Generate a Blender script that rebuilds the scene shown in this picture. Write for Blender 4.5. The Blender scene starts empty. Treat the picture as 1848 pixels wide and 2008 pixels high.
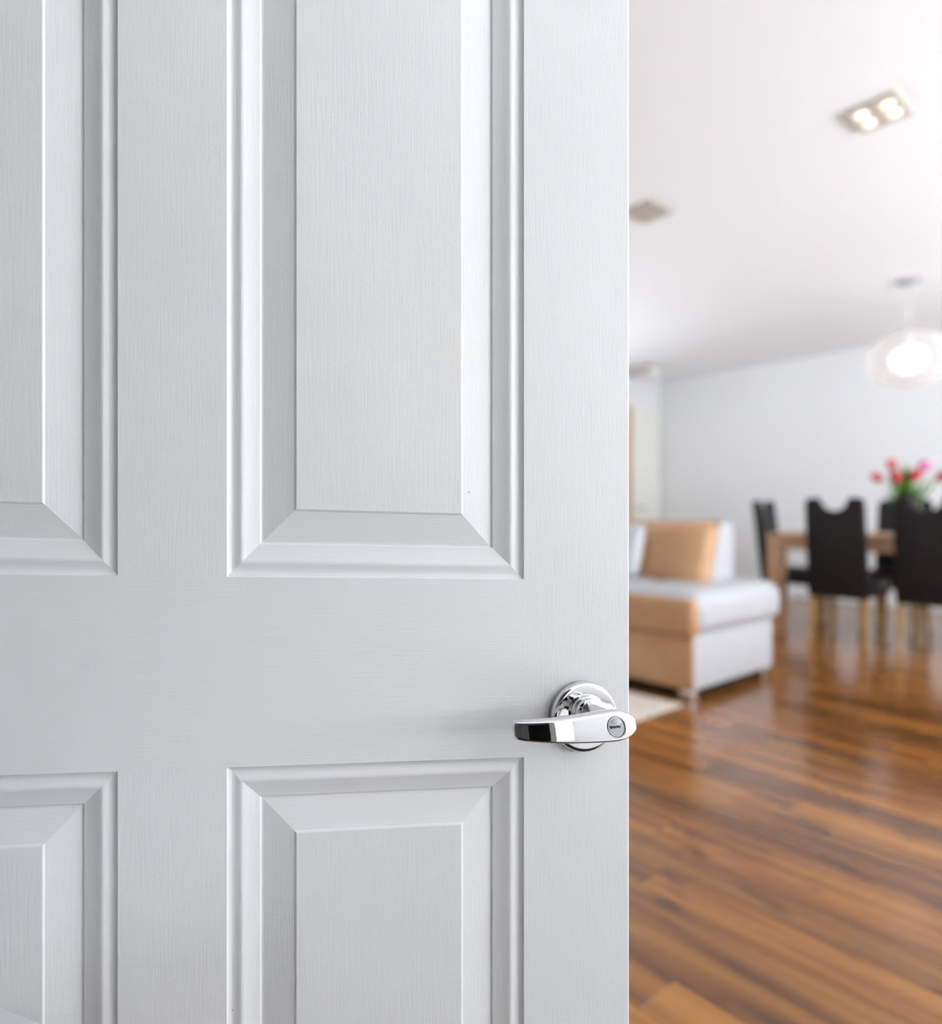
import bpy, bmesh, math, random
from mathutils import Vector, Matrix
random.seed(7)
sc = bpy.context.scene
C = sc.collection
R = math.radians

# ------------------------------------------------------------------ camera, world, lights, exposure
FPX, XC, YH, EYE = 1251.0, 700.0, 1005.0, 0.95          # focal length and principal point in pixels of 1848 x 2008, eye height
NN = math.hypot(900.0, FPX)
UX, UY = -900.0 / NN, FPX / NN                           # room axis y in camera axes; room axis x is (UY, -UX)
def to_world(X, Y): return (UY * X - UX * Y, UX * X + UY * Y)
def to_cam(x, y): return (UY * x + UX * y, -UX * x + UY * y)
def to_px(x, y, z):
    X, Y = to_cam(x, y)
    return (XC + FPX * X / Y, YH + FPX * (EYE - z) / Y) if Y > .05 else None

cam = bpy.data.cameras.new('camera'); cam_o = bpy.data.objects.new('camera', cam); C.objects.link(cam_o)
cam.sensor_fit = 'HORIZONTAL'; cam.sensor_width = 36.0; cam.lens = 36.0 * FPX / 1848
cam.shift_x = (924 - XC) / 1848; cam.shift_y = (YH - 1004) / 1848
cam_o.location = (0, 0, EYE)
cam_o.rotation_euler = (R(90), 0, math.atan2(UY, -UX) - R(90))
cam.clip_start = .02
cam.dof.use_dof = True; cam.dof.focus_distance = .580; cam.dof.aperture_fstop = 2.1
sc.camera = cam_o

w = bpy.data.worlds.new('sky'); sc.world = w; w.use_nodes = True
w.node_tree.nodes['Background'].inputs[0].default_value = (.80, .89, 1, 1)
w.node_tree.nodes['Background'].inputs[1].default_value = 1.2

WIN_Y = -3.4
WINDOWS = [(1.25, 3.0, .80, 2.45), (3.4, 6.1, .70, 2.45)]  # openings added out of view to give the daylight a source
WIN3 = (3.0, 6.2, .90, 2.40)                             # in the wall y = 4.45, hidden by the open door; added to brighten the far ceiling
def area(name, loc, rot, sx, sy, power, col):
    l = bpy.data.lights.new(name, 'AREA'); l.shape = 'RECTANGLE'; l.size = sx; l.size_y = sy
    l.energy = power; l.color = col
    o = bpy.data.objects.new(name, l); C.objects.link(o); o.location = loc; o.rotation_euler = rot
    return o
for i, (x0, x1, z0, z1) in enumerate(WINDOWS):
    area('window_daylight', ((x0 + x1) / 2, WIN_Y - .16, (z0 + z1) / 2), (R(90), 0, 0), x1 - x0, z1 - z0,
         (28, 44)[i], ((1, .99, .98), (.88, .94, 1))[i])
    # added uplights in the window openings to brighten ceiling and walls
    area('added_uplight', ((x0 + x1) / 2, WIN_Y - .13, z0 + .45), (R(90 + 72), 0, 0), x1 - x0, .8, (63, 310)[i], ((1, .99, .98), (.88, .94, 1))[i])
area('added_uplight', ((WIN3[0] + WIN3[1]) / 2, 4.58, WIN3[2] + .40), (R(-90 - 60), 0, 0), WIN3[1] - WIN3[0], .75, 26, (.90, .95, 1))  # added uplight at the hidden window, for the far ceiling

sc.view_settings.view_transform = 'Standard'; sc.view_settings.look = 'None'
sc.view_settings.exposure = 0.33; sc.view_settings.gamma = 1.0
sc.view_settings.use_curve_mapping = False
sc.cycles.use_denoising = True
sc.cycles.max_bounces = 8; sc.cycles.diffuse_bounces = 4; sc.cycles.glossy_bounces = 3; sc.cycles.transmission_bounces = 6
sc.cycles.use_adaptive_sampling = True; sc.cycles.adaptive_threshold = .09; sc.cycles.adaptive_min_samples = 24
sc.cycles.caustics_reflective = False; sc.cycles.caustics_refractive = False

# ------------------------------------------------------------------ materials
def lin(r, g, b):
    f = lambda c: c / 12.92 if c <= .04045 else ((c + .055) / 1.055) ** 2.4
    return (f(r / 255), f(g / 255), f(b / 255), 1)
def mat(name, col, rough=.5, metal=0, spec=.5, bump=None, **kw):
    m = bpy.data.materials.new(name); m.use_nodes = True
    nt = m.node_tree; b = nt.nodes['Principled BSDF']
    b.inputs['Base Color'].default_value = col; b.inputs['Roughness'].default_value = rough
    b.inputs['Metallic'].default_value = metal; b.inputs['Specular IOR Level'].default_value = spec
    for k, v in kw.items(): b.inputs[k.replace('_', ' ')].default_value = v
    if bump:                                             # (scale xyz, noise scale, strength, distance)
        tc = nt.nodes.new('ShaderNodeTexCoord'); mp = nt.nodes.new('ShaderNodeMapping')
        mp.inputs['Scale'].default_value = bump[0]
        nz = nt.nodes.new('ShaderNodeTexNoise'); nz.inputs['Scale'].default_value = bump[1]; nz.inputs['Detail'].default_value = 4
        bp = nt.nodes.new('ShaderNodeBump'); bp.inputs['Strength'].default_value = bump[2]; bp.inputs['Distance'].default_value = bump[3]
        nt.links.new(tc.outputs['Object'], mp.inputs[0]); nt.links.new(mp.outputs[0], nz.inputs['Vector'])
        nt.links.new(nz.outputs['Fac'], bp.inputs['Height']); nt.links.new(bp.outputs[0], b.inputs['Normal'])
    return m
def vary(m, c1, c2, scale, mapping=(1, 1, 1), lo=.35, hi=.65):
    nt = m.node_tree; b = nt.nodes['Principled BSDF']
    tc = nt.nodes.new('ShaderNodeTexCoord'); mp = nt.nodes.new('ShaderNodeMapping'); mp.inputs['Scale'].default_value = mapping
    nz = nt.nodes.new('ShaderNodeTexNoise'); nz.inputs['Scale'].default_value = scale; nz.inputs['Detail'].default_value = 5
    rp = nt.nodes.new('ShaderNodeValToRGB')
    rp.color_ramp.elements[0].position = lo; rp.color_ramp.elements[0].color = c1
    rp.color_ramp.elements[1].position = hi; rp.color_ramp.elements[1].color = c2
    nt.links.new(tc.outputs['Object'], mp.inputs[0]); nt.links.new(mp.outputs[0], nz.inputs['Vector'])
    nt.links.new(nz.outputs['Fac'], rp.inputs[0]); nt.links.new(rp.outputs[0], b.inputs['Base Color'])
    return m

def door_paint(name, grain):
    """white paint over an embossed wood grain, with a few tiny specks and faint yellowed marks"""
    m = bpy.data.materials.new(name); m.use_nodes = True; nt = m.node_tree; N = nt.nodes; L = nt.links
    b = N['Principled BSDF']; b.inputs['Roughness'].default_value = .42; b.inputs['Specular IOR Level'].default_value = .4
    tc = N.new('ShaderNodeTexCoord')
    def noise(scale_v, s, det=3, off=0):
        mp = N.new('ShaderNodeMapping'); mp.inputs['Scale'].default_value = scale_v; mp.inputs['Location'].default_value = (off, off, off)
        n = N.new('ShaderNodeTexNoise'); n.inputs['Scale'].default_value = s; n.inputs['Detail'].default_value = det
        L.new(tc.outputs['Object'], mp.inputs[0]); L.new(mp.outputs[0], n.inputs['Vector']); return n.outputs['Fac']
    def ramp(fac, a, ca, z, cz):
        r = N.new('ShaderNodeValToRGB'); e = r.color_ramp.elements
        e[0].position = a; e[0].color = ca; e[1].position = z; e[1].color = cz; L.new(fac, r.inputs[0]); return r.outputs[0]
    base = ramp(noise((1, 1, 1), 5, 4), .3, (.79, .795, .80, 1), .7, (.82, .825, .83, 1))
    def mul(a, bcol):
        x = N.new('ShaderNodeMix'); x.data_type = 'RGBA'; x.blend_type = 'MULTIPLY'; x.inputs[0].default_value = 1
        L.new(a, x.inputs[6]); L.new(bcol, x.inputs[7]); return x.outputs[2]
    yellow = ramp(noise((1, 1, 1), 9, 6, 3.3), .66, (1, 1, 1, 1), .76, (1, .985, .95, 1))
    speck = ramp(noise((1, 1, 1), 210, 1, 7.1), .825, (1, 1, 1, 1), .85, (.66, .64, .61, 1))
    L.new(mul(mul(base, yellow), speck), b.inputs['Base Color'])
    g1 = noise(grain, 1, 3); g2 = noise((1, 1, 1), 330, 2)
    ad = N.new('ShaderNodeMath'); ad.operation = 'MULTIPLY_ADD'; L.new(g2, ad.inputs[0]); ad.inputs[1].default_value = .55; L.new(g1, ad.inputs[2])
    bp = N.new('ShaderNodeBump'); bp.inputs['Strength'].default_value = .22; bp.inputs['Distance'].default_value = .0006
    L.new(ad.outputs[0], bp.inputs['Height']); L.new(bp.outputs[0], b.inputs['Normal'])
    return m

M = {}
M['door'] = door_paint('door_paint_upright_grain', (620, 620, 26))
M['door_h'] = door_paint('door_paint_level_grain', (26, 620, 620))
M['chrome'] = mat('polished_chrome', (.77, .77, .78, 1), .035, 1)
M['satin'] = mat('satin_nickel', (.30, .30, .31, 1), .5, 1, bump=((1, 1, 1), 900, .2, .0003))
M['black'] = mat('black_slot', (.004, .004, .004, 1), .6)
M['wall'] = mat('white_wall_paint', (.845, .85, .855, 1), .85, spec=.2, bump=((1, 1, 1), 260, .12, .001))
M['ceil'] = mat('white_ceiling_paint', (.92, .92, .925, 1), .9, spec=.15, bump=((1, 1, 1), 200, .1, .001))
M['hall'] = mat('pale_hall_paint', (.80, .80, .80, 1), .8, spec=.2, bump=((1, 1, 1), 200, .1, .001))
M['blackpaint'] = mat('black_door_paint', (.012, .012, .013, 1), .5, bump=((1, 1, 1), 200, .1, .001))
M['doormat'] = mat('charcoal_doormat_fibre', (.02, .02, .021, 1), .9, spec=.1, bump=((1, 1, 1), 400, .6, .004))
M['trim'] = mat('white_gloss_trim', (.83, .83, .82, 1), .35, bump=((1, 1, 1), 120, .05, .0006))
M['cream'] = mat('cream_door_paint', (.86, .86, .79, 1), .45, bump=((1, 1, 1), 90, .05, .0006))
M['tanwood'] = vary(mat('tan_wood', (.5, .33, .2, 1), .45), lin(190, 150, 110), lin(215, 178, 138), 6, (8, 8, 1))
M['whiteleather'] = mat('white_leather', (.50, .51, .53, 1), .42, bump=((1, 1, 1), 160, .25, .001))
M['tanleather'] = vary(mat('tan_leather', (.4, .24, .13, 1), .48, bump=((1, 1, 1), 160, .25, .001)), lin(188, 142, 102), lin(202, 158, 118), 4)
M['darkleather'] = vary(mat('dark_brown_leather', (.012, .01, .01, 1), .5, spec=.3, bump=((1, 1, 1), 170, .25, .001)), (.010, .0085, .0085, 1), (.016, .013, .013, 1), 6)
M['gapshade'] = mat('black_gap_shade', (.006, .006, .006, 1), .8, bump=((1, 1, 1), 300, .2, .001))  # near-black that paints the shade in the gap under the sofa
M['oak'] = vary(mat('greyed_oak', (.3, .2, .13, 1), .45), lin(176, 134, 100), lin(204, 164, 130), 5, (14, 1.2, 14))
M['legwood'] = vary(mat('honey_beech', (.45, .3, .15, 1), .45), lin(170, 136, 84), lin(196, 162, 108), 6, (10, 10, 1))
M['glass'] = mat('clear_glass', (.93, .97, .95, 1), .02, 0, .5, Transmission_Weight=1.0, IOR=1.3)
M['water'] = mat('vase_water', (.80, .93, .84, 1), .02, 0, .5, Transmission_Weight=1.0, IOR=1.2)
M['stem'] = vary(mat('tulip_stem_green', (.1, .25, .04, 1), .5), lin(96, 140, 50), lin(140, 176, 80), 12)
M['leaf'] = vary(mat('tulip_leaf_green', (.1, .25, .04, 1), .45), lin(100, 150, 48), lin(146, 200, 98), 7)
M['red'] = vary(mat('red_petals', (.4, .02, .04, 1), .5), lin(176, 30, 48), lin(206, 60, 70), 14)
M['rose'] = vary(mat('coral_petals', (.5, .1, .1, 1), .5), lin(206, 78, 84), lin(226, 120, 118), 14)
M['pink'] = vary(mat('pink_petals', (.6, .1, .3, 1), .5), lin(206, 88, 150), lin(226, 130, 178), 14)
M['rug'] = vary(mat('cream_rug_pile', (.7, .65, .58, 1), .95, spec=.1, bump=((1, 1, 1), 350, .6, .004)), (.60, .53, .46, 1), (.68, .61, .54, 1), 30)
M['whiterug'] = vary(mat('white_rug_pile', (.8, .8, .78, 1), .95, spec=.1, bump=((1, 1, 1), 350, .6, .004)), (.80, .80, .79, 1), (.86, .86, .85, 1), 30)
M['lampmetal'] = mat('brushed_champagne_metal', (.62, .57, .50, 1), .45, .35, bump=((1, 1, 1), 300, .1, .0005))
M['lampgrey'] = mat('grey_canopy_metal', (.45, .46, .5, 1), .4, .4, bump=((1, 1, 1), 300, .1, .0005))
M['lamp_off'] = mat('unlit_lamp_glass', (.55, .50, .43, 1), .3, bump=((1, 1, 1), 200, .1, .0005))
M['whitemetal'] = mat('white_lamp_enamel', (.85, .85, .84, 1), .4, bump=((1, 1, 1), 200, .05, .0005))
M['cord'] = mat('clear_white_cord', (.8, .81, .83, 1), .5, bump=((1, 1, 1), 400, .1, .0005))
M['lacquer'] = mat('white_lacquer', (.80, .81, .83, 1), .35, bump=((1, 1, 1), 120, .04, .0006))
def emit(name, col, s):
    m = mat(name, (.9, .9, .9, 1), .5); b = m.node_tree.nodes['Principled BSDF']
    b.inputs['Emission Color'].default_value = col; b.inputs['Emission Strength'].default_value = s; return m
M['bulb'] = emit('lit_halogen_bulb', (1, .93, .80, 1), 1.0)
M['diffuser'] = emit('lit_opal_diffuser', (1, .97, .93, 1), 1.0)
M['reflector'] = emit('warm_lamp_reflector', (1, .80, .60, 1), .22)
M['reflector'].node_tree.nodes['Principled BSDF'].inputs['Base Color'].default_value = (.66, .58, .50, 1)
def frosted():
    m = bpy.data.materials.new('pale_translucent_glass'); m.use_nodes = True; nt = m.node_tree; N = nt.nodes; L = nt.links
    N.remove(N['Principled BSDF']); out = N['Material Output']
    t = N.new('ShaderNodeBsdfTransparent'); d = N.new('ShaderNodeBsdfTranslucent'); g = N.new('ShaderNodeBsdfDiffuse')
    t.inputs[0].default_value = (.98, .97, .96, 1)
    d.inputs[0].default_value = (.92, .88, .85, 1); g.inputs[0].default_value = (.92, .90, .88, 1)
    nz = N.new('ShaderNodeTexNoise'); nz.inputs['Scale'].default_value = 9
    a = N.new('ShaderNodeMixShader'); L.new(d.outputs[0], a.inputs[1]); L.new(g.outputs[0], a.inputs[2])
    L.new(nz.outputs['Fac'], a.inputs[0])
    lw = N.new('ShaderNodeLayerWeight'); lw.inputs[0].default_value = .35
    mr = N.new('ShaderNodeMapRange'); mr.inputs[3].default_value = .16; mr.inputs[4].default_value = .75
    L.new(lw.outputs['Facing'], mr.inputs[0])
    b = N.new('ShaderNodeMixShader'); L.new(mr.outputs[0], b.inputs[0]); L.new(t.outputs[0], b.inputs[1]); L.new(a.outputs[0], b.inputs[2])
    L.new(b.outputs[0], out.inputs[0]); return m
M['frost'] = frosted()

PLANK_W = .128
def floor_mat():
    m = bpy.data.materials.new('brown_laminate_boards'); m.use_nodes = True; nt = m.node_tree; N = nt.nodes; L = nt.links
    b = N['Principled BSDF']; b.inputs['Specular IOR Level'].default_value = .5
    b.inputs['Coat Weight'].default_value = .25; b.inputs['Coat Roughness'].default_value = .16
    geo = N.new('ShaderNodeNewGeometry'); oi = N.new('ShaderNodeObjectInfo')
    sep = N.new('ShaderNodeSeparateXYZ'); L.new(geo.outputs['Position'], sep.inputs[0])
    dv = N.new('ShaderNodeMath'); dv.operation = 'DIVIDE'; L.new(sep.outputs[0], dv.inputs[0]); dv.inputs[1].default_value = PLANK_W
    fl = N.new('ShaderNodeMath'); fl.operation = 'FLOOR'; L.new(dv.outputs[0], fl.inputs[0])
    rnd = N.new('ShaderNodeMath'); rnd.operation = 'MULTIPLY_ADD'; L.new(oi.outputs['Random'], rnd.inputs[0]); rnd.inputs[1].default_value = 37.0; L.new(fl.outputs[0], rnd.inputs[2])
    wn = N.new('ShaderNodeTexWhiteNoise'); wn.noise_dimensions = '1D'; L.new(rnd.outputs[0], wn.inputs['W'])
    def noise(sx, sy, det, dist=0.0, woff=0):
        mp = N.new('ShaderNodeMapping'); mp.inputs['Scale'].default_value = (sx, sy, 1); L.new(geo.outputs['Position'], mp.inputs[0])
        n = N.new('ShaderNodeTexNoise'); n.noise_dimensions = '4D'; n.inputs['Scale'].default_value = 1; n.inputs['Detail'].default_value = det
        n.inputs['Distortion'].default_value = dist; n.inputs['Roughness'].default_value = .45
        ad = N.new('ShaderNodeMath'); ad.operation = 'ADD'; ad.inputs[1].default_value = woff; L.new(rnd.outputs[0], ad.inputs[0])
        L.new(mp.outputs[0], n.inputs['Vector']); L.new(ad.outputs[0], n.inputs['W']); return n.outputs['Fac']
    streak = noise(15, 1.3, 4, .5)
    cr = N.new('ShaderNodeValToRGB'); e = cr.color_ramp.elements
    e[0].position = .28; e[0].color = lin(86, 54, 26); e[1].position = .74; e[1].color = lin(206, 146, 66)
    k = e.new(.5); k.color = lin(164, 104, 44)
    L.new(streak, cr.inputs[0])
    hue = N.new('ShaderNodeValToRGB'); h = hue.color_ramp.elements            # board to board tone
    h[0].position = 0; h[0].color = (.36, .33, .31, 1); h[1].position = 1; h[1].color = (.88, .80, .67, 1)
    k = h.new(.5); k.color = (.62, .545, .475, 1)
    L.new(wn.outputs['Value'], hue.inputs[0])
    mx = N.new('ShaderNodeMix'); mx.data_type = 'RGBA'; mx.blend_type = 'MULTIPLY'; mx.inputs[0].default_value = .85
    L.new(cr.outputs[0], mx.inputs[6]); L.new(hue.outputs[0], mx.inputs[7])
    knot = noise(9, 4.5, 2, .3, 5)                                             # dark knots and heart wood
    kr = N.new('ShaderNodeValToRGB'); q = kr.color_ramp.elements
    q[0].position = .57; q[0].color = (1, 1, 1, 1); q[1].position = .70; q[1].color = (.34, .28, .25, 1)
    L.new(knot, kr.inputs[0])
    m2 = N.new('ShaderNodeMix'); m2.data_type = 'RGBA'; m2.blend_type = 'MULTIPLY'; m2.inputs[0].default_value = 1
    L.new(mx.outputs[2], m2.inputs[6]); L.new(kr.outputs[0], m2.inputs[7])
    L.new(m2.outputs[2], b.inputs['Base Color'])
    rg = N.new('ShaderNodeMapRange'); rg.inputs[3].default_value = .14; rg.inputs[4].default_value = .25
    L.new(streak, rg.inputs[0]); L.new(rg.outputs[0], b.inputs['Roughness'])
    bp = N.new('ShaderNodeBump'); bp.inputs['Strength'].default_value = .06; bp.inputs['Distance'].default_value = .002
    L.new(noise(120, 5, 2), bp.inputs['Height']); L.new(bp.outputs[0], b.inputs['Normal'])
    return m
M['floor'] = floor_mat()

# ------------------------------------------------------------------ mesh helpers
def obj(name, bm, m, parent=None, smooth=False, loc=None, rz=None, autos=None):
    me = bpy.data.meshes.new(name); bm.to_mesh(me); bm.free()
    for x in (m if isinstance(m, (list, tuple)) else [m]): me.materials.append(M[x])
    if smooth:
        for p in me.polygons: p.use_smooth = True
        if autos is not None:
            me.set_sharp_from_angle(angle=R(autos))
    o = bpy.data.objects.new(name, me); C.objects.link(o)
    if parent: o.parent = parent
    if loc: o.location = loc
    if rz is not None: o.rotation_euler = (0, 0, rz)
    return o
def tag(o, label, cat, group=None):
    o['label'] = label; o['category'] = cat
    if group: o['group'] = group
    return o
def struct(o, label=None):
    o['kind'] = 'structure'
    if label: o['label'] = label
    return o
def empty(name, loc=(0, 0, 0), rz=0):
    o = bpy.data.objects.new(name, None); C.objects.link(o); o.location = loc; o.rotation_euler = (0, 0, rz); o.empty_display_size = .1
    return o
def box(bm, x0, x1, y0, y1, z0, z1, r=0, seg=3):
    g = bmesh.ops.create_cube(bm, size=1)
    vs = g['verts']
    for v in vs:
        v.co = Vector(((x0 + x1) / 2 + v.co.x * (x1 - x0), (y0 + y1) / 2 + v.co.y * (y1 - y0), (z0 + z1) / 2 + v.co.z * (z1 - z0)))
    if r:
        es = list({e for v in vs for e in v.link_edges})
        bmesh.ops.bevel(bm, geom=es, offset=r, segments=seg, profile=.5, affect='EDGES')
    return bm
def nbox(*a, **k): return box(bmesh.new(), *a, **k)
def tube(bm, pts, radii, n=12, cap=True):
    """a round tube through pts"""
    rings = []
    pts = [Vector(p) for p in pts]
    for i, p in enumerate(pts):
        d = (pts[min(i + 1, len(pts) - 1)] - pts[max(i - 1, 0)]).normalized()
        a = d.orthogonal().normalized() if i == 0 else (pa - d * pa.dot(d)).normalized()
        pa = a; bb = d.cross(a); r = radii[i] if isinstance(radii, (list, tuple)) else radii
        rings.append([bm.verts.new(p + a * r * math.cos(2 * math.pi * k / n) + bb * r * math.sin(2 * math.pi * k / n)) for k in range(n)])
    for r0, r1 in zip(rings, rings[1:]):
        for k in range(n): bm.faces.new((r0[k], r0[(k + 1) % n], r1[(k + 1) % n], r1[k]))
    if cap: bm.faces.new(rings[0][::-1]); bm.faces.new(rings[-1])
    return bm
def lathe(bm, prof, n=48, axis='z', centre=(0, 0, 0)):
    """prof: (radius, height) pairs turned about an axis; axis 'z' or '-y'"""
    cx, cy, cz = centre
    def P(r, h, t):
        if axis == 'z': return (cx + r * math.cos(t), cy + r * math.sin(t), cz + h)
        return (cx + r * math.cos(t), cy - h, cz + r * math.sin(t))
    rings = []
    for r, h in prof:
        rings.append([bm.verts.new(P(0, h, 0))] if r < 1e-6 else [bm.verts.new(P(r, h, 2 * math.pi * k / n)) for k in range(n)])
    for a, b in zip(rings, rings[1:]):
        for k in range(n):
            k2 = (k + 1) % n
            if len(a) == 1 and len(b) > 1: bm.faces.new((a[0], b[k2], b[k]))
            elif len(b) == 1 and len(a) > 1: bm.faces.new((a[k], a[k2], b[0]))
            elif len(a) > 1: bm.faces.new((a[k], a[k2], b[k2], b[k]))
    bmesh.ops.recalc_face_normals(bm, faces=bm.faces)
    return bm
def plate(bm, outline, y0, y1, bevel=0, seg=2):
    """outline in (x, z) given depth from y0 to y1"""
    a = [bm.verts.new((x, y0, z)) for x, z in outline]; b = [bm.verts.new((x, y1, z)) for x, z in outline]
    n = len(a); f0 = bm.faces.new(a); f1 = bm.faces.new(b[::-1])
    for k in range(n): bm.faces.new((a[k], b[k], b[(k + 1) % n], a[(k + 1) % n]))
    bmesh.ops.recalc_face_normals(bm, faces=bm.faces)
    if bevel: bmesh.ops.bevel(bm, geom=list(f0.edges) + list(f1.edges), offset=bevel, segments=seg, profile=.5, affect='EDGES')
    return bm
def copy_tree(o, parent=None):
    c = o.copy(); C.objects.link(c); c.parent = parent
    for ch in list(o.children): copy_tree(ch, c)
    return c

# ------------------------------------------------------------------ the room
RX0, RX1, RY0, RY1, HC = -.19, 8.08, WIN_Y, 4.453, 2.72
FOLD_X, HC2 = 4.87, 2.645
floor = struct(obj('floor', nbox(-2.4, RX1 + .1, RY0 - .1, RY1 + .1, -.12, -.012), 'floor'), 'brown wood-look laminate floor with glossy reflections')

# floor boards run along y: those in view are single boards, the others share one mesh
LEN = 1.28
plank_me = None
def plank_bm():
    bm = nbox(-PLANK_W / 2 + .0006, PLANK_W / 2 - .0006, -LEN / 2 + .0006, LEN / 2 - .0006, -.012, 0)
    top = [e for e in bm.edges if all(v.co.z > -.001 for v in e.verts)]
    bmesh.ops.bevel(bm, geom=top, offset=.0006, segments=1, affect='EDGES'); return bm
rest = bmesh.new()
n_pl = 0
row = math.floor(-2.3 / PLANK_W)
while (row + .5) * PLANK_W < RX1 + .05:
    cx = (row + .5) * PLANK_W; off = random.random() * LEN
    y = RY0 - off
    while y < RY1:
        cy = y + LEN / 2
        seen = False
        if cx > .7:
            for k in range(9):
                for dx in (-.5, .5):
                    p = to_px(cx + dx * PLANK_W, y + LEN * k / 8, 0)
                    if p and 1215 < p[0] < 1870 and p[1] < 2040 and y + LEN * k / 8 < RY1: seen = True
        if seen:
            if plank_me is None:
                o = obj('plank', plank_bm(), 'floor', floor); plank_me = o.data
            else:
                o = bpy.data.objects.new('plank', plank_me); C.objects.link(o); o.parent = floor
            o.location = (cx, cy, 0); n_pl += 1
        elif cy - LEN / 2 < RY1 and (cx > RX0 - .4 or True):
            y0 = max(y, RY0); y1 = min(y + LEN, RY1)
            if y1 - y0 > .02: box(rest, cx - PLANK_W / 2 + .0006, cx + PLANK_W / 2 - .0006, y0 + .0006, y1 - .0006, -.012, 0)
        y += LEN
    row += 1
o = obj('floor_planks', rest, 'floor', floor); o['kind'] = 'stuff'
print('planks', n_pl)

bm = bmesh.new()                                             # ceiling: level, then gently falling beyond a fold
prof = [(RX0 - 2.3, HC), (FOLD_X, HC), (RX1 + .1, HC2), (RX1 + .1, HC + .2), (RX0 - 2.3, HC + .2)]
a = [bm.verts.new((x, RY0 - .1, z)) for x, z in prof]; b = [bm.verts.new((x, RY1 + .1, z)) for x, z in prof]
bm.faces.new(a); bm.faces.new(b[::-1])
for k in range(5): bm.faces.new((a[k], b[k], b[(k + 1) % 5], a[(k + 1) % 5]))
bmesh.ops.recalc_face_normals(bm, faces=bm.faces)
struct(obj('ceiling', bm, 'ceil'), 'white ceiling with a gentle fold')
struct(obj('wall_back', nbox(RX1, RX1 + .1, RY0 - .1, RY1 + .1, -.1, HC2 + .01), 'wall'), 'white wall behind the dining table')
bm = bmesh.new()
box(bm, RX0 - .12, WIN3[0], RY1, RY1 + .1, -.1, HC + .1); box(bm, WIN3[1], RX1 + .1, RY1, RY1 + .1, -.1, HC + .1)
box(bm, WIN3[0], WIN3[1], RY1, RY1 + .1, -.1, WIN3[2]); box(bm, WIN3[0], WIN3[1], RY1, RY1 + .1, WIN3[3], HC + .1)
struct(obj('wall_left', bm, 'wall'), 'white wall at the far corner of the room')
bm = bmesh.new()
xs = [-2.4] + [v for wn in WINDOWS for v in wn[:2]] + [RX1 + .1]
for k in range(0, len(xs), 2): box(bm, xs[k], xs[k + 1], RY0 - .12, RY0, -.1, HC + .1)
for x0, x1, z0, z1 in WINDOWS:
    box(bm, x0, x1, RY0 - .12, RY0, -.1, z0); box(bm, x0, x1, RY0 - .12, RY0, z1, HC + .1)
struct(obj('wall_window', bm, 'wall'), 'white wall with added tall windows')
for i, (x0, x1, z0, z1) in enumerate(WINDOWS):
    bm = bmesh.new(); t = .06
    box(bm, x0, x0 + t, RY0 - .1, RY0 - .04, z0, z1); box(bm, x1 - t, x1, RY0 - .1, RY0 - .04, z0, z1)
    box(bm, x0 + t, x1 - t, RY0 - .1, RY0 - .04, z0, z0 + t); box(bm, x0 + t, x1 - t, RY0 - .1, RY0 - .04, z1 - t, z1)
    box(bm, (x0 + x1) / 2 - .03, (x0 + x1) / 2 + .03, RY0 - .1, RY0 - .04, z0 + t, z1 - t)
    struct(obj('window_%d' % (i + 1), bm, 'trim'), 'tall white-framed window added out of view for daylight')
bm = bmesh.new(); x0, x1, z0, z1 = WIN3; t = .06
box(bm, x0, x0 + t, RY1 + .03, RY1 + .09, z0, z1); box(bm, x1 - t, x1, RY1 + .03, RY1 + .09, z0, z1)
box(bm, x0 + t, x1 - t, RY1 + .03, RY1 + .09, z0, z0 + t); box(bm, x0 + t, x1 - t, RY1 + .03, RY1 + .09, z1 - t, z1)
box(bm, (x0 + x1) / 2 - .03, (x0 + x1) / 2 + .03, RY1 + .03, RY1 + .09, z0 + t, z1 - t)
struct(obj('window_3', bm, 'trim'), 'wide white-framed window hidden by the open door, added to brighten the far ceiling')
OPEN0, OPEN1 = -1.25, .76                                     # doorway in the wall x = RX0, widened so the handle mirrors the hall
bm = bmesh.new()
box(bm, RX0 - .12, RX0, RY0, OPEN0, -.1, HC + .1); box(bm, RX0 - .12, RX0, OPEN1, RY1, -.1, HC + .1)
box(bm, RX0 - .12, RX0, OPEN0, OPEN1, 2.07, HC + .1)
struct(obj('wall_front', bm, 'wall'), 'white wall the panelled door hangs in')
bm = bmesh.new()
box(bm, -2.4, -2.3, RY0, RY1, -.1, HC + .1); box(bm, -2.3, RX0 - .12, -2.6, -2.5, -.1, HC + .1); box(bm, -2.3, RX0 - .12, 1.9, 2.0, -.1, HC + .1)
struct(obj('wall_hall', bm, 'hall'), 'pale walls of an entrance hall added out of view for the reflections')  # unseen hall added for the chrome to mirror, pale to fill shade
struct(obj('added_black_door', nbox(-1.75, -.36, -2.498, -2.46, .005, 2.1, r=.004, seg=1), 'blackpaint'), 'black door added in the unseen hall for dark reflections in the handle')  # added where the lever end reflects, to turn it dark
struct(obj('floor_hall', nbox(-2.3, RX0 - .02, -2.5, 1.9, .0005, .006), 'doormat'), 'charcoal floor added in the unseen hall for dark reflections')  # made dark so the chrome does not mirror brown boards
struct(obj('baseboard_back', nbox(RX1 - .015, RX1, RY0, RY1, 0, .075, r=.004, seg=1), 'trim'), 'white baseboard under the back wall')
struct(obj('baseboard_left', nbox(RX0, 7.31, RY1 - .015, RY1, 0, .075, r=.004, seg=1), 'trim'), 'white baseboard by the far corner')
bm = bmesh.new()                                             # cream door in the far corner, with a tan wooden jamb
d2 = struct(obj('door_2', nbox(7.373, 8.05, RY1 - .03, RY1 - .002, .01, 2.215, r=.004, seg=1), 'cream'), 'pale cream interior door in the far corner')
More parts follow.
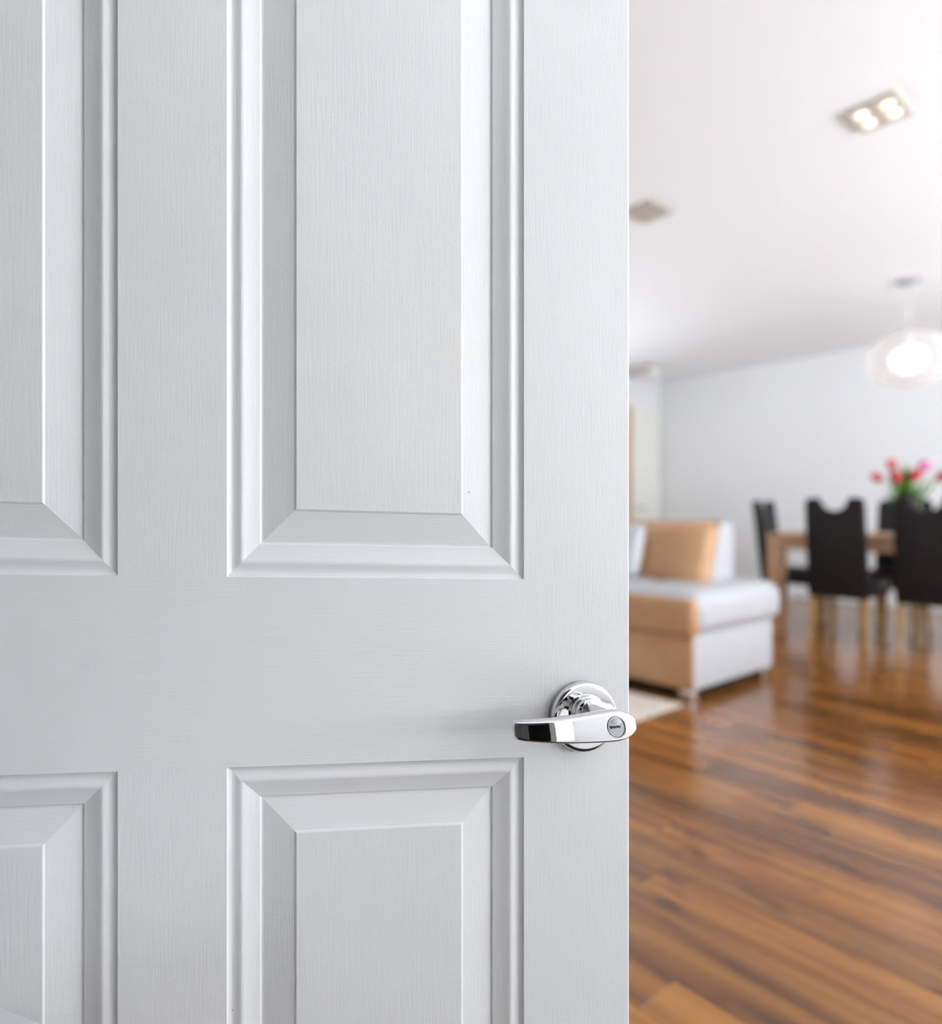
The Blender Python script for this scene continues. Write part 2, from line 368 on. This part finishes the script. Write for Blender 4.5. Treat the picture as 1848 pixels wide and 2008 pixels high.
obj('jamb', nbox(7.315, 7.370, RY1 - .045, RY1 - .001, 0, 2.26, r=.004, seg=1), 'tanwood', d2)
obj('door_handle', tube(bmesh.new(), [(7.50, RY1 - .03, 1.0), (7.50, RY1 - .075, 1.0), (7.51, RY1 - .08, 1.0), (7.60, RY1 - .08, 1.0)], .009), 'satin', d2, True)

# ------------------------------------------------------------------ the panelled door
DT = Vector((8000.0, FPX)).normalized()                     # door direction in camera axes (vanishing point far to the side)
Ye = .617; Xe = (1236 - XC) / FPX * Ye                      # free edge
W, TH, DH = .858, .040, 2.03
hx, hy = to_world(Xe - W * DT.x, Ye - W * DT.y)
fx, fy = to_world(Xe, Ye)
DRZ = math.atan2(fy - hy, fx - hx)
SKEW = .0258                                                  # door sheared down a little towards its free edge to match image pixel lines
S_REF = W - .1078
def shear(bm):
    for v in bm.verts: v.co.z -= SKEW * (v.co.x - S_REF)
    return bm
def s_at(px, depth=0.0):                                     # door coordinate s seen at a pixel column
    r = (px - XC) / FPX
    # (Xe - t*dx + depth*ny...) / (Ye - t*dy ...) = r ; n = (dy, -dx), depth measured out of the face
    X0 = Xe + depth * DT.y; Y0 = Ye - depth * DT.x
    t = (X0 - r * Y0) / (DT.x - r * DT.y)
    return W - t
XA = [s_at(1028 - 583 * 0), s_at(445), s_at(231)]
sR1, sL1, sR0 = XA[0], XA[1], XA[2]
PW = sR1 - sL1
sL0 = sR0 - PW
cols = [(sL0, sR0), (sL1, sR1)]
rows = [(.215, .7198), (.8867, 1.545), (1.655, 1.905)]
xs = [0, sL0, sR0, sL1, sR1, W - .0022]; zs = [0.012, rows[0][0], rows[0][1], rows[1][0], rows[1][1], rows[2][0], rows[2][1], DH]
bm = bmesh.new(); vd = {}
def V(x, y, z):
    k = (round(x, 5), round(y, 5), round(z, 5))
    if k not in vd: vd[k] = bm.verts.new((x, y, z))
    return vd[k]
for i in range(len(xs) - 1):
    for j in range(len(zs) - 1):
        hole = i in (1, 3) and j in (1, 3, 5)
        x0, x1, z0, z1 = xs[i], xs[i + 1], zs[j], zs[j + 1]
        if not hole:
            f = bm.faces.new((V(x0, 0, z0), V(x1, 0, z0), V(x1, 0, z1), V(x0, 0, z1)))
            f.material_index = 1 if (j in (0, 2, 4, 6) and 1 <= i <= 3) else 0
        bm.faces.new((V(x0, TH, z0), V(x0, TH, z1), V(x1, TH, z1), V(x1, TH, z0)))
xe = xs[-1]
for j in range(len(zs) - 1):
    z0, z1 = zs[j], zs[j + 1]
    bm.faces.new((V(0, 0, z0), V(0, 0, z1), V(0, TH, z1), V(0, TH, z0)))
    bm.faces.new((V(xe, 0, z0), V(W, .0022, z0), V(W, .0022, z1), V(xe, 0, z1)))
    bm.faces.new((V(W, .0022, z0), V(W, TH - .002, z0), V(W, TH - .002, z1), V(W, .0022, z1)))
    bm.faces.new((V(W, TH - .002, z0), V(xe, TH, z0), V(xe, TH, z1), V(W, TH - .002, z1)))
for i in range(len(xs) - 1):
    x0, x1 = xs[i], xs[i + 1]
    for z in (zs[0], zs[-1]): bm.faces.new((V(x0, 0, z), V(x1, 0, z), V(x1, TH, z), V(x0, TH, z)))
for z in (zs[0], zs[-1]): bm.faces.new((V(xe, 0, z), V(W, .0022, z), V(W, TH - .002, z), V(xe, TH, z)))
bmesh.ops.recalc_face_normals(bm, faces=bm.faces)
door = struct(obj('door_1', shear(bm), ['door', 'door_h'], None, loc=(hx, hy, 0), rz=DRZ), 'white six-panel door standing ajar with a chrome lever handle')
# panel: quirk, bead, cove, then a raised and fielded panel; (inset, depth) pairs
PROF = [(0, 0), (.0010, .0016), (.0034, .0029), (.0052, .0030), (.0085, .0021), (.0112, .0013), (.0130, .0013), (.0150, .0021), (.0195, .0037),
        (.0245, .0052), (.0286, .0061), (.0302, .0075), (.0316, .0075), (.0590, .0022), (.0600, .0012), (.0612, .0010)]
def panel_bm(x0, x1, z0, z1):
    bm = bmesh.new(); rings = []
    for i, d in PROF:
        rings.append([bm.verts.new(p) for p in ((x0 + i, d, z0 + i), (x1 - i, d, z0 + i), (x1 - i, d, z1 - i), (x0 + i, d, z1 - i))])
    for a, b in zip(rings, rings[1:]):
        for k in range(4):
            f = bm.faces.new((a[k], a[(k + 1) % 4], b[(k + 1) % 4], b[k])); f.material_index = 1 if k in (0, 2) else 0
    bm.faces.new(rings[-1])
    rank = {v: n_ for n_, r_ in enumerate(rings) for v in r_}
    for e_ in bm.edges:                                      # crisp mitres and arrises, soft bead and cove
        p_, q_ = (rank[v] for v in e_.verts)
        if p_ != q_ or p_ in (0, 1, 10, 11, 12, 13, 15): e_.smooth = False
    bmesh.ops.recalc_face_normals(bm, faces=bm.faces)
    if sum(f.normal.y for f in bm.faces) > 0: bmesh.ops.reverse_faces(bm, faces=bm.faces)
    return shear(bm)
for x0, x1 in cols:
    for z0, z1 in rows:
        obj('panel', panel_bm(x0, x1, z0, z1), ['door', 'door_h'], door, True)

# lever handle, modelled in the door's own axes (out of the face is -y)
HS, HZ = s_at(1141), .7565
rose = obj('door_handle', lathe(bmesh.new(), [(.0325, 0), (.0332, .0008), (.0332, .0050), (.0328, .0068), (.0318, .0080), (.0304, .0086), (.0285, .0089), (.018, .0093), (0, .0095)], 96, '-y'),
           'chrome', door, True, loc=(HS, 0, HZ), autos=50)
rose['label'] = 'polished chrome lever handle with a round rosette and key cylinder'
SZ = .006
obj('collar', lathe(bmesh.new(), [(.0165, .0085), (.0168, .0125), (.0160, .0140), (.0150, .0146), (.0150, .0160), (.0142, .0180), (.0130, .0186), (.0118, .0190)], 64, '-y', (0, 0, SZ)), 'chrome', rose, True, autos=40)
bm = bmesh.new()
lathe(bm, [(.0112, .017), (.0108, .026), (.0106, .034), (.0110, .044), (.0110, .056)], 48, '-y', (0, 0, SZ + .002))
obj('shank', bm, 'chrome', rose, True, autos=60)
LZ = .0095                                                   # lever axis above the rosette's centre
ST = [  # a along the door, top, bottom, front face distance, thickness
    (.0188, .0040, -.0030, .0590, .005), (.0182, .0055, -.0045, .0600, .007), (.0165, .0072, -.0062, .0607, .0085), (.0125, .0094, -.0088, .0614, .0095), (.0070, .0114, -.0108, .0618, .010),
    (.0000, .0122, -.0120, .0620, .0102), (-.0080, .0119, -.0124, .0620, .0102), (-.0180, .0109, -.0124, .0619, .0100), (-.0300, .0097, -.0123, .0616, .0098),
    (-.0420, .0085, -.0122, .0609, .0094), (-.0520, .0075, -.0121, .0596, .0090), (-.0620, .0066, -.0119, .0577, .0086), (-.0720, .0057, -.0116, .0552, .0084),
    (-.0800, .0050, -.0113, .0528, .0082), (-.0855, .0044, -.0108, .0509, .0078), (-.0878, .0034, -.0098, .0500, .0068), (-.0888, .0018, -.0086, .0495, .0045)]
def section(top, bot, th):
    hz = (top - bot) / 2; cz = (top + bot) / 2; r = min(.0032, hz * .45, th * .45); pts = []
    for cx_, cz_, a0 in ((-th + r, hz - r, 90), (-th + r, -hz + r, 180), (-r * .75, -hz + r, 270), (-r * .75, hz - r, 0)):
        for k in range(5):
            t = R(a0 + 90 * k / 4); rr = r if a0 in (90, 180) else r * .75
            pts.append((cx_ + rr * math.cos(t), cz + cz_ + r * math.sin(t)))
    return pts                                               # (out, z); out = 0 is the front face
bm = bmesh.new(); rings = []
for a, top, bot, fr, th in ST:
    rings.append([bm.verts.new((a, -(fr + o_ - .27 * z), LZ + z)) for o_, z in section(top, bot, th)])
n = len(rings[0])
for r0, r1 in zip(rings, rings[1:]):
    for k in range(n): bm.faces.new((r0[k], r0[(k + 1) % n], r1[(k + 1) % n], r1[k]))
bm.faces.new(rings[0]); bm.faces.new(rings[-1][::-1])
bmesh.ops.recalc_face_normals(bm, faces=bm.faces)
lev = obj('lever', bm, 'chrome', rose, True, autos=60)
KC = (-.0012, -.0620, LZ)
def tilt(bm):
    for v in bm.verts: v.co.y += .27 * (v.co.z - LZ)
    return bm
obj('key_cylinder', tilt(lathe(bmesh.new(), [(.0086, -.004), (.0086, .0006), (.0083, .0009), (.0079, .0009), (.0077, .0002), (.0073, -.0004), (.0071, -.0004), (.0070, .0001), (.0067, .0003), (0, .0003)], 64, '-y', KC)), 'satin', rose, True, autos=30)
bm = bmesh.new()
lathe(bm, [(.0019, -.0003), (.0019, .00045), (0, .00045)], 24, '-y', (KC[0] - .0012, KC[1], KC[2]))
kr = obj('keyway_boss', tilt(bm), 'satin', rose, True, autos=30)
bm = bmesh.new()
for x0, x1, z0, z1 in ((-.0062, -.0040, -.0011, .0010), (-.0042, -.0012, -.0003, .0008), (-.0030, -.0016, -.0010, .0002), (-.0014, .0034, -.0006, .0007), (-.0002, .0012, .0002, .0012)):
    box(bm, KC[0] + x0, KC[0] + x1, KC[1] - .0007, KC[1], KC[2] + z0, KC[2] + z1)
obj('keyhole', tilt(bm), 'black', rose)

# ------------------------------------------------------------------ sofa
SX0, SX1, SY0, SY1 = 3.217, 4.135, 1.600, 3.75
sofa = tag(empty('sofa', (SX0, SY0, 0)), 'white and tan leather sofa on low chrome feet beside the dining area', 'sofa')
def spart(name, m, x0, x1, y0, y1, z0, z1, r, seg=4, smooth=True):
    return obj(name, nbox(x0 - SX0, x1 - SX0, y0 - SY0, y1 - SY0, z0, z1, r=r, seg=seg), m, sofa, smooth, autos=50)
spart('base', 'whiteleather', SX0 + .012, SX1, SY0, SY1, .055, .330, .012)
spart('front_panel', 'tanleather', SX0, SX0 + .03, SY0 + .004, SY1 - .004, .053, .326, .012)
spart('shade_block', 'gapshade', SX0 + .03, SX1 - .03, SY0 + .045, SY1 - .04, .010, .056, .004, 1)  # dark block standing in for the shade beneath the sofa
# the thick seat and its low arm: rounded slabs, overhanging the base
spart('arm', 'whiteleather', SX0 + .002, SX1 + .085, SY0 - .028, SY0 + .455, .318, .552, .085, 6)
spart('arm_front', 'tanleather', SX0 - .022, SX0 + .06, SY0 - .010, SY0 + .455, .322, .512, .028, 4)
spart('seat_cushion', 'whiteleather', SX0 + .002, SX1 - .10, SY0 + .457, SY1 - .247, .322, .548, .055, 5)
spart('seat_front', 'tanleather', SX0 - .022, SX0 + .06, SY0 + .457, SY1 - .246, .322, .510, .028, 4)
spart('arm', 'whiteleather', SX0 + .002, SX1 + .085, SY1 - .245, SY1 + .028, .318, .552, .085, 6)
spart('arm_front', 'tanleather', SX0 - .022, SX0 + .06, SY1 - .243, SY1 + .010, .322, .512, .028, 4)
def lean(o, amount, z0):
    for v in o.data.vertices: v.co.x += amount * (v.co.z - z0)
bk = spart('backrest', 'whiteleather', 3.865, SX1 + .045, SY0 + .225, SY1 - .215, .33, .885, .03, 4)
for v in bk.data.vertices:                                   # front face leans back, rear face stays upright
    if v.co.x + SX0 < 4.0: v.co.x += .30 * (v.co.z - .40)
def cushion(name, m, y0, y1, z0, z1, th, xbot, slope, parent):
    bm = bmesh.new(); n = 14; front = {}; 
    for side in (0, 1):
        for i in range(n + 1):
            for j in range(n + 1):
                a, b = i / n * 2 - 1, j / n * 2 - 1
                k = max(0, (1 - a ** 4) * (1 - b ** 4)) ** .45
                d = th / 2 * k
                pin = 1 - .035 * (1 - k)
                y = (y0 + y1) / 2 + a * (y1 - y0) / 2 * pin; z = (z0 + z1) / 2 + b * (z1 - z0) / 2 * pin
                x = xbot + slope * (z - z0) + (-d if side == 0 else d)
                key = (i, j) if (i in (0, n) or j in (0, n)) else (i, j, side)
                if key not in front: front[key] = bm.verts.new((x - SX0, y - SY0, z))
        g = lambda i, j: front[(i, j) if (i in (0, n) or j in (0, n)) else (i, j, side)]
        for i in range(n):
            for j in range(n): bm.faces.new((g(i, j), g(i + 1, j), g(i + 1, j + 1), g(i, j + 1)))
    bmesh.ops.recalc_face_normals(bm, faces=bm.faces)
    return obj(name, bm, m, parent, True)
cushion('back_cushion', 'tanleather', SY0 + .185, SY0 + .780, .49, .905, .17, 3.80, .28, sofa)
cushion('back_cushion', 'tanleather', SY0 + .785, SY0 + 1.365, .49, .905, .17, 3.80, .28, sofa)
for (x, y) in ((SX0 + .055, SY0 + .05), (SX1 - .06, SY0 + .05), (SX0 + .055, SY1 - .05), (SX1 - .06, SY1 - .05)):
    bm = nbox(x - .035 - SX0, x + .035 - SX0, y - .035 - SY0, y + .035 - SY0, .0, .058, r=.006, seg=2)
    obj('foot', bm, 'chrome', sofa, True, autos=40)
# a loose white scatter cushion leaning on the back cushions
sc_root = None
o = cushion('scatter_cushion', 'whiteleather', 2.125, 2.58, .545, .885, .15, 3.62, .30, None)
o.location = (SX0, SY0, 0)
tag(o, 'plump white cushion leaning against the tan back cushions', 'cushion')

# ------------------------------------------------------------------ rugs
def rug(name, x0, x1, y0, y1, m, h=.012):
    return obj(name, nbox(x0, x1, y0, y1, .0005, h, r=.004, seg=2), m, None, True, autos=40)
tag(rug('area_rug', .95, 3.12, 1.607, 3.9, 'rug'), 'cream rug on the floor in front of the sofa', 'rug')
tag(rug('doormat', .14, .92, -.72, .18, 'doormat', .008), 'charcoal doormat added out of view by the door for dark reflections in its handle', 'doormat')  # unseen mat added to give the chrome its dark bands
tag(rug('window_rug', .0, 3.1, -3.2, -.75, 'whiterug'), 'large white rug added out of view for pale reflections and bounce light', 'rug')  # unseen rug added as a pale reflection and light bounce
tag(rug('window_rug', 3.5, 7.6, -3.2, -.40, 'whiterug'), 'large white rug added out of view to bounce white light upward', 'rug')  # second added rug, covers brown floor to whiten the bounce

# ------------------------------------------------------------------ dining table
TX0, TX1, TY0, TY1, TZ = 5.655, 6.62, .20, 2.235, .787
table = tag(empty('dining_table', ((TX0 + TX1) / 2, (TY0 + TY1) / 2, 0)), 'greyed oak dining table with chunky square legs', 'table')
tx, ty = table.location.x, table.location.y
obj('tabletop', nbox(TX0 - tx, TX1 - tx, TY0 - ty, TY1 - ty, TZ - .04, TZ, r=.004, seg=2), 'oak', table, True, autos=40)
for x0 in (TX0 + .012, TX1 - .034):
    obj('apron', nbox(x0 - tx, x0 + .022 - tx, TY0 + .11 - ty, TY1 - .11 - ty, TZ - .125, TZ - .0405), 'oak', table)
for y0 in (TY0 + .012, TY1 - .034):
    obj('apron', nbox(TX0 + .11 - tx, TX1 - .11 - tx, y0 - ty, y0 + .022 - ty, TZ - .125, TZ - .0405), 'oak', table)
for x0 in (TX0 + .004, TX1 - .110):
    for y0 in (TY0 + .004, TY1 - .110):
        obj('leg', nbox(x0 - tx, x0 + .106 - tx, y0 - ty, y0 + .106 - ty, 0, TZ - .0405, r=.004, seg=2), 'oak', table, True, autos=40)

# ------------------------------------------------------------------ dining chairs; front is +y, origin on the floor
def back_outline():
    pts = []; wb, wt, zb, zt = .183, .176, .335, 1.056
    pts += [(-wb + .02, zb), (wb - .02, zb), (wb, zb + .02)]
    def arc(cx, cz, r, a0, a1, n=7): return [(cx + r * math.cos(R(a0 + (a1 - a0) * k / n)), cz + r * math.sin(R(a0 + (a1 - a0) * k / n))) for k in range(n + 1)]
    pts += arc(wt - .040, zt - .040, .040, 0, 90)
    pts += arc(.106, zt - .026, .026, 90, 165, 4)
    nr = .082
    pts += [(p[0], p[1]) for p in arc(0, zt - .012, nr, -8, -172, 14)]
    pts += arc(-.106, zt - .026, .026, 15, 90, 4)
    pts += arc(-wt + .040, zt - .040, .040, 90, 180)
    pts += [(-wb, zb + .02)]
    return pts
def make_chair():
    t = empty('dining_chair')
    bm = plate(bmesh.new(), back_outline(), -.225, -.170, .012, 3)
    for v in bm.verts:
        v.co.y -= .115 * max(0, v.co.z - .45) + .06 * max(0, v.co.z - .8)
    obj('backrest', bm, 'darkleather', t, True, autos=40)
    bm = nbox(-.195, .195, -.172, .235, .345, .478, r=.03, seg=4)
    obj('seat', bm, 'darkleather', t, True, autos=60)
    for sx in (-1, 1):
        for yy, dy in ((-.185, -.035), (.195, .01)):
            bm = bmesh.new(); rings = []
            for z, hw, k in ((0, .013, 1), (.37, .019, 0)):
                cx_, cy_ = sx * (.158 + .004 * k), yy + dy * k
                rings.append([bm.verts.new((cx_ + a * hw, cy_ + b * hw, z)) for a, b in ((-1, -1), (1, -1), (1, 1), (-1, 1))])
            for q in range(4): bm.faces.new((rings[0][q], rings[0][(q + 1) % 4], rings[1][(q + 1) % 4], rings[1][q]))
            bm.faces.new(rings[0][::-1]); bm.faces.new(rings[1])
            bmesh.ops.bevel(bm, geom=[e for e in bm.edges if abs(e.verts[0].co.z - e.verts[1].co.z) > .1], offset=.004, segments=2, affect='EDGES')
            obj('leg', bm, 'legwood', t, True, autos=40)
    return t
chair = make_chair()
G = 'dark dining chairs round the oak table'
for i, (x, y, rz, lab) in enumerate((
        (5.70, 1.705, -90, 'dark brown leather chair on the near side, its notched back seen whole'),
        (5.70, 1.188, -92, 'dark brown leather chair on the near side, its back in front of the tulip vase'),
        (6.30, 2.235, 180, 'dark brown leather chair at the table end, seen edge-on by the sofa'),
        (6.575, 1.655, 90, 'dark brown leather chair across the table, its top half showing beside the vase'))):
    c = chair if i == 0 else copy_tree(chair)
    c.location = (x, y, 0); c.rotation_euler = (0, 0, R(rz)); tag(c, lab, 'chair', G)

# ------------------------------------------------------------------ vase and tulips on the table
VX, VY = 6.14, 1.475
vase = tag(empty('vase', (VX, VY, TZ)), 'tall clear glass vase of tulips on the dining table', 'vase')
obj('glass_body', lathe(bmesh.new(), [(0, .0), (.066, .0), (.070, .004), (.072, .10), (.080, .22), (.104, .335), (.101, .335), (.077, .22), (.068, .10), (.066, .014), (0, .012)], 48), 'glass', vase, True, autos=40)
obj('water', lathe(bmesh.new(), [(0, .0135), (.0645, .0145), (.0665, .10), (.0715, .17), (0, .17)], 40), 'water', vase, True, autos=40)
def right_up(px, py, depth_x):
    """a point at wall depth x = depth_x seen at a pixel, to size the bouquet"""
    r = (px - XC) / FPX; D = depth_x / (UY * r - UX); x, y = to_world(r * D, D); return Vector((x, y, EYE + (YH - py) * D / FPX))
TUL = [((1723, 938), 6.14, 'rose', 'coral tulip at the left end of the bouquet'),
       ((1750, 914), 6.20, 'rose', 'coral tulip above the dark red bloom'),
       ((1758, 938), 6.04, 'red', 'deep red tulip in the middle of the bouquet'),
       ((1795, 934), 6.08, 'red', 'red tulip right of the dark red bloom'),
       ((1813, 917), 6.16, 'pink', 'bright pink tulip leaning high over the long leaf'),
       ((1847, 936), 6.14, 'red', 'red tulip at the far right end of the bouquet')]
def bloom(bm, c, d, r=.036):
    d = d.normalized(); a = d.orthogonal().normalized(); b = d.cross(a)
    for lay in range(2):
        for p in range(3):
            t0 = 2 * math.pi * (p + .5 * lay) / 3; grid = []
            rr = r * (1 - .06 * lay)
            for j in range(6):
                h = j / 5; row_ = []
                rad = rr * (math.sin(math.pi * (.12 + .70 * h)) ** .8); wd = .95 * (math.sin(math.pi * min(1, .22 + .78 * h)) ** .6) if h < 1 else .06
                for i in range(5):
                    t = t0 + (i / 2 - 1) * wd
                    row_.append(bm.verts.new(c + d * (h * .085 - .03) + (a * math.cos(t) + b * math.sin(t)) * (rad + .003 * lay)))
                grid.append(row_)
            for j in range(5):
                for i in range(4): bm.faces.new((grid[j][i], grid[j][i + 1], grid[j + 1][i + 1], grid[j + 1][i]))
    return bm
def leaf_bm(base, tip, side, width, droop):
    bm = bmesh.new(); n = 12; rows_ = []
    ax = tip - base; s = side.normalized()
    for k in range(n + 1):
        t = k / n; p = base + ax * t + Vector((0, 0, droop * 4 * t * (1 - t)))
        wd = width * (math.sin(math.pi * (.08 + .92 * t)) ** .8) if k < n else .001
        up = ax.cross(s).normalized()
        rows_.append([bm.verts.new(p - s * wd + up * wd * .35), bm.verts.new(p), bm.verts.new(p + s * wd + up * wd * .35)])
    for r0, r1 in zip(rows_, rows_[1:]):
        for i in range(2): bm.faces.new((r0[i], r0[i + 1], r1[i + 1], r1[i]))
    bmesh.ops.solidify(bm, geom=list(bm.faces), thickness=.002); return bm
CAMR = Vector((UY, UX, 0))
for i, (p, dx, m, lab) in enumerate(TUL):
    head = right_up(p[0], p[1], dx)
    ang = i * 1.05 + .3
    foot = Vector((VX + .035 * math.cos(ang), VY + .035 * math.sin(ang), TZ + .018))
    rim = Vector((VX, VY, TZ + .33)) + (head - Vector((VX, VY, head.z))).normalized() * .062
    pts = []
    for k in range(15):
        t = k / 14
        q = foot * (1 - t) ** 2 + rim * 2 * t * (1 - t) + head * t * t
        if t <= 0.62:
            q = foot.lerp(rim, t / .62)
        else:
            tt = (t - .62) / .38; q = rim.lerp(head, tt) + Vector((0, 0, .02 * math.sin(math.pi * tt)))
        pts.append(q)
    root = tag(empty('tulip', foot), lab, 'tulip', 'cut tulips in the glass vase')
    inv = Matrix.Translation(-foot)
    d = (pts[-1] - pts[-3]); d = (d.normalized() + Vector((0, 0, .6))).normalized()
    for nm, bm, mm in (('stem', tube(bmesh.new(), pts, .0045, 8), 'stem'), ('bloom', bloom(bmesh.new(), head, d), m)):
        bm.transform(inv); obj(nm, bm, mm, root, True)
    LT = [((1735, 962), .018, -.02), ((1772, 908), .026, .0), ((1752, 950), .03, .0), ((1790, 915), .026, 0), ((1843, 936), .022, -.02), ((1800, 950), .026, .01)][i]
    tip = right_up(LT[0][0], LT[0][1], dx - .03 + .03 * (i % 2))
    tip2 = right_up([1745, 1762, 1780, 1785, 1822, 1770][i], [925, 918, 905, 925, 940, 925][i], dx + .05)
    for tp, wd in ((tip, LT[1]), (tip2, .024)):
        base = Vector((VX, VY, TZ + .10)) + (tp - Vector((VX, VY, tp.z))) * .12
        bm = leaf_bm(base, tp, CAMR + Vector((0, 0, .35 * math.sin(i * 2.1))), wd, .015); bm.transform(inv)
        obj('leaf', bm, 'leaf', root, True)

# ------------------------------------------------------------------ pendant lamp over the table
PX, PY, PZ = 6.15, 1.466, 2.10
ZC = HC + (HC2 - HC) * (PX - FOLD_X) / (RX1 + .1 - FOLD_X)
pen = tag(empty('pendant_lamp', (PX, PY, ZC)), 'round glass pendant lamp glowing above the dining table', 'lamp')
obj('canopy', lathe(bmesh.new(), [(0, .0), (.072, .0), (.072, -.012), (.060, -.024), (.012, -.030), (0, -.030)], 40), 'lampgrey', pen, True, autos=40)
obj('cord', tube(bmesh.new(), [(0, 0, -.02), (0, 0, PZ + .19 - ZC)], .004, 10), 'cord', pen, True)
obj('shade', lathe(bmesh.new(), [(.02, .205)] + [(.252 * math.cos(R(a)), .210 * math.sin(R(a))) for a in range(78, -86, -6)] + [(0, -.21)], 64, centre=(0, 0, PZ - ZC)), 'frost', pen, True)
obj('diffuser', lathe(bmesh.new(), [(0, .10)] + [(.110 * math.cos(R(a)), .10 * math.sin(R(a))) for a in range(80, -81, -8)] + [(0, -.10)], 48, centre=(0, 0, PZ - .005 - ZC)), 'diffuser', pen, True)
obj('lamp_holder', tube(bmesh.new(), [(0, 0, PZ + .20 - ZC), (0, 0, PZ + .07 - ZC)], [.022, .020], 24), 'whitemetal', pen, True, autos=40)

# ------------------------------------------------------------------ ceiling lamps
def ceiling_lamp(x, y, lit, label):
    t = tag(empty('ceiling_lamp', (x, y, HC)), label, 'lamp', 'square ceiling lamps')
    hx_, hy_ = .118, .090
    bm = bmesh.new()
    box(bm, -hx_, hx_, -hy_, -hy_ + .014, -.016, 0); box(bm, -hx_, hx_, hy_ - .014, hy_, -.016, 0)
    box(bm, -hx_, -hx_ + .014, -hy_ + .014, hy_ - .014, -.016, 0); box(bm, hx_ - .014, hx_, -hy_ + .014, hy_ - .014, -.016, 0)
    obj('frame', bm, 'lampmetal', t)
    obj('backplate', nbox(-hx_ + .014, hx_ - .014, -hy_ + .014, hy_ - .014, -.010, 0), 'reflector' if lit else 'lampmetal', t)
    obj('divider', nbox(-hx_ + .014, hx_ - .014, -.012, .012, -.017, -.0102), 'lampmetal', t)
    for sx in (-1, 1):
        for sy in (-1, 1):
            obj('bulb', lathe(bmesh.new(), [(.023, -.0102), (.023, -.015), (.019, -.020), (.008, -.023), (0, -.0235)], 24, centre=(sx * .050, sy * .046, 0)), 'bulb' if lit else 'lamp_off', t, True, autos=50)
    return t
ceiling_lamp(3.51, .94, True, 'lit ceiling lamp with four glowing warm bulbs')
ceiling_lamp(3.565, 2.035, False, 'unlit brownish ceiling lamp beside the open door')
zc = HC + (HC2 - HC) * (7.2 - FOLD_X) / (RX1 + .1 - FOLD_X)
t = tag(empty('ceiling_spotlight', (7.15, 4.08, zc)), 'small white ceiling spotlight near the far corner above the cream door', 'lamp')
obj('base', nbox(-.10, .10, -.06, .30, -.055, -.002, r=.006, seg=2), 'lampmetal', t, True, autos=40)
bm = lathe(bmesh.new(), [(0, .0), (.045, .0), (.048, .01), (.048, .13), (.043, .13), (.040, .04), (0, .04)], 32)
bm.transform(Matrix.Translation((0, -.10, -.15)) @ Matrix.Rotation(R(-18), 4, 'X'))
obj('spot_head', bm, 'whitemetal', t, True, autos=40)
obj('arm', tube(bmesh.new(), [(0, -.02, -.03), (0, -.07, -.06), (0, -.09, -.10)], .010, 10), 'whitemetal', t, True)

# ------------------------------------------------------------------ white side table whose corner shows at the door's lower corner
e1 = Vector((.925, -.380)); e2 = Vector((-.380, -.925))
c0 = Vector((-.306, .5145))
q = to_world(*(c0 + e1 * .19 + e2 * .17))
ang = math.atan2(*(to_world(*e1)[::-1]))
st = tag(empty('side_table', (q[0], q[1], 0), ang), 'small white lacquered side table, a corner of its top by the door', 'table')
obj('tabletop', nbox(-.19, .19, -.17, .17, .538, .560, r=.003, seg=2), 'lacquer', st, True, autos=40)
for sx in (-1, 1):
    for sy in (-1, 1): obj('leg', nbox(sx * .165 - .014, sx * .165 + .014, sy * .145 - .014, sy * .145 + .014, 0, .5385, r=.002, seg=1), 'lacquer', st)
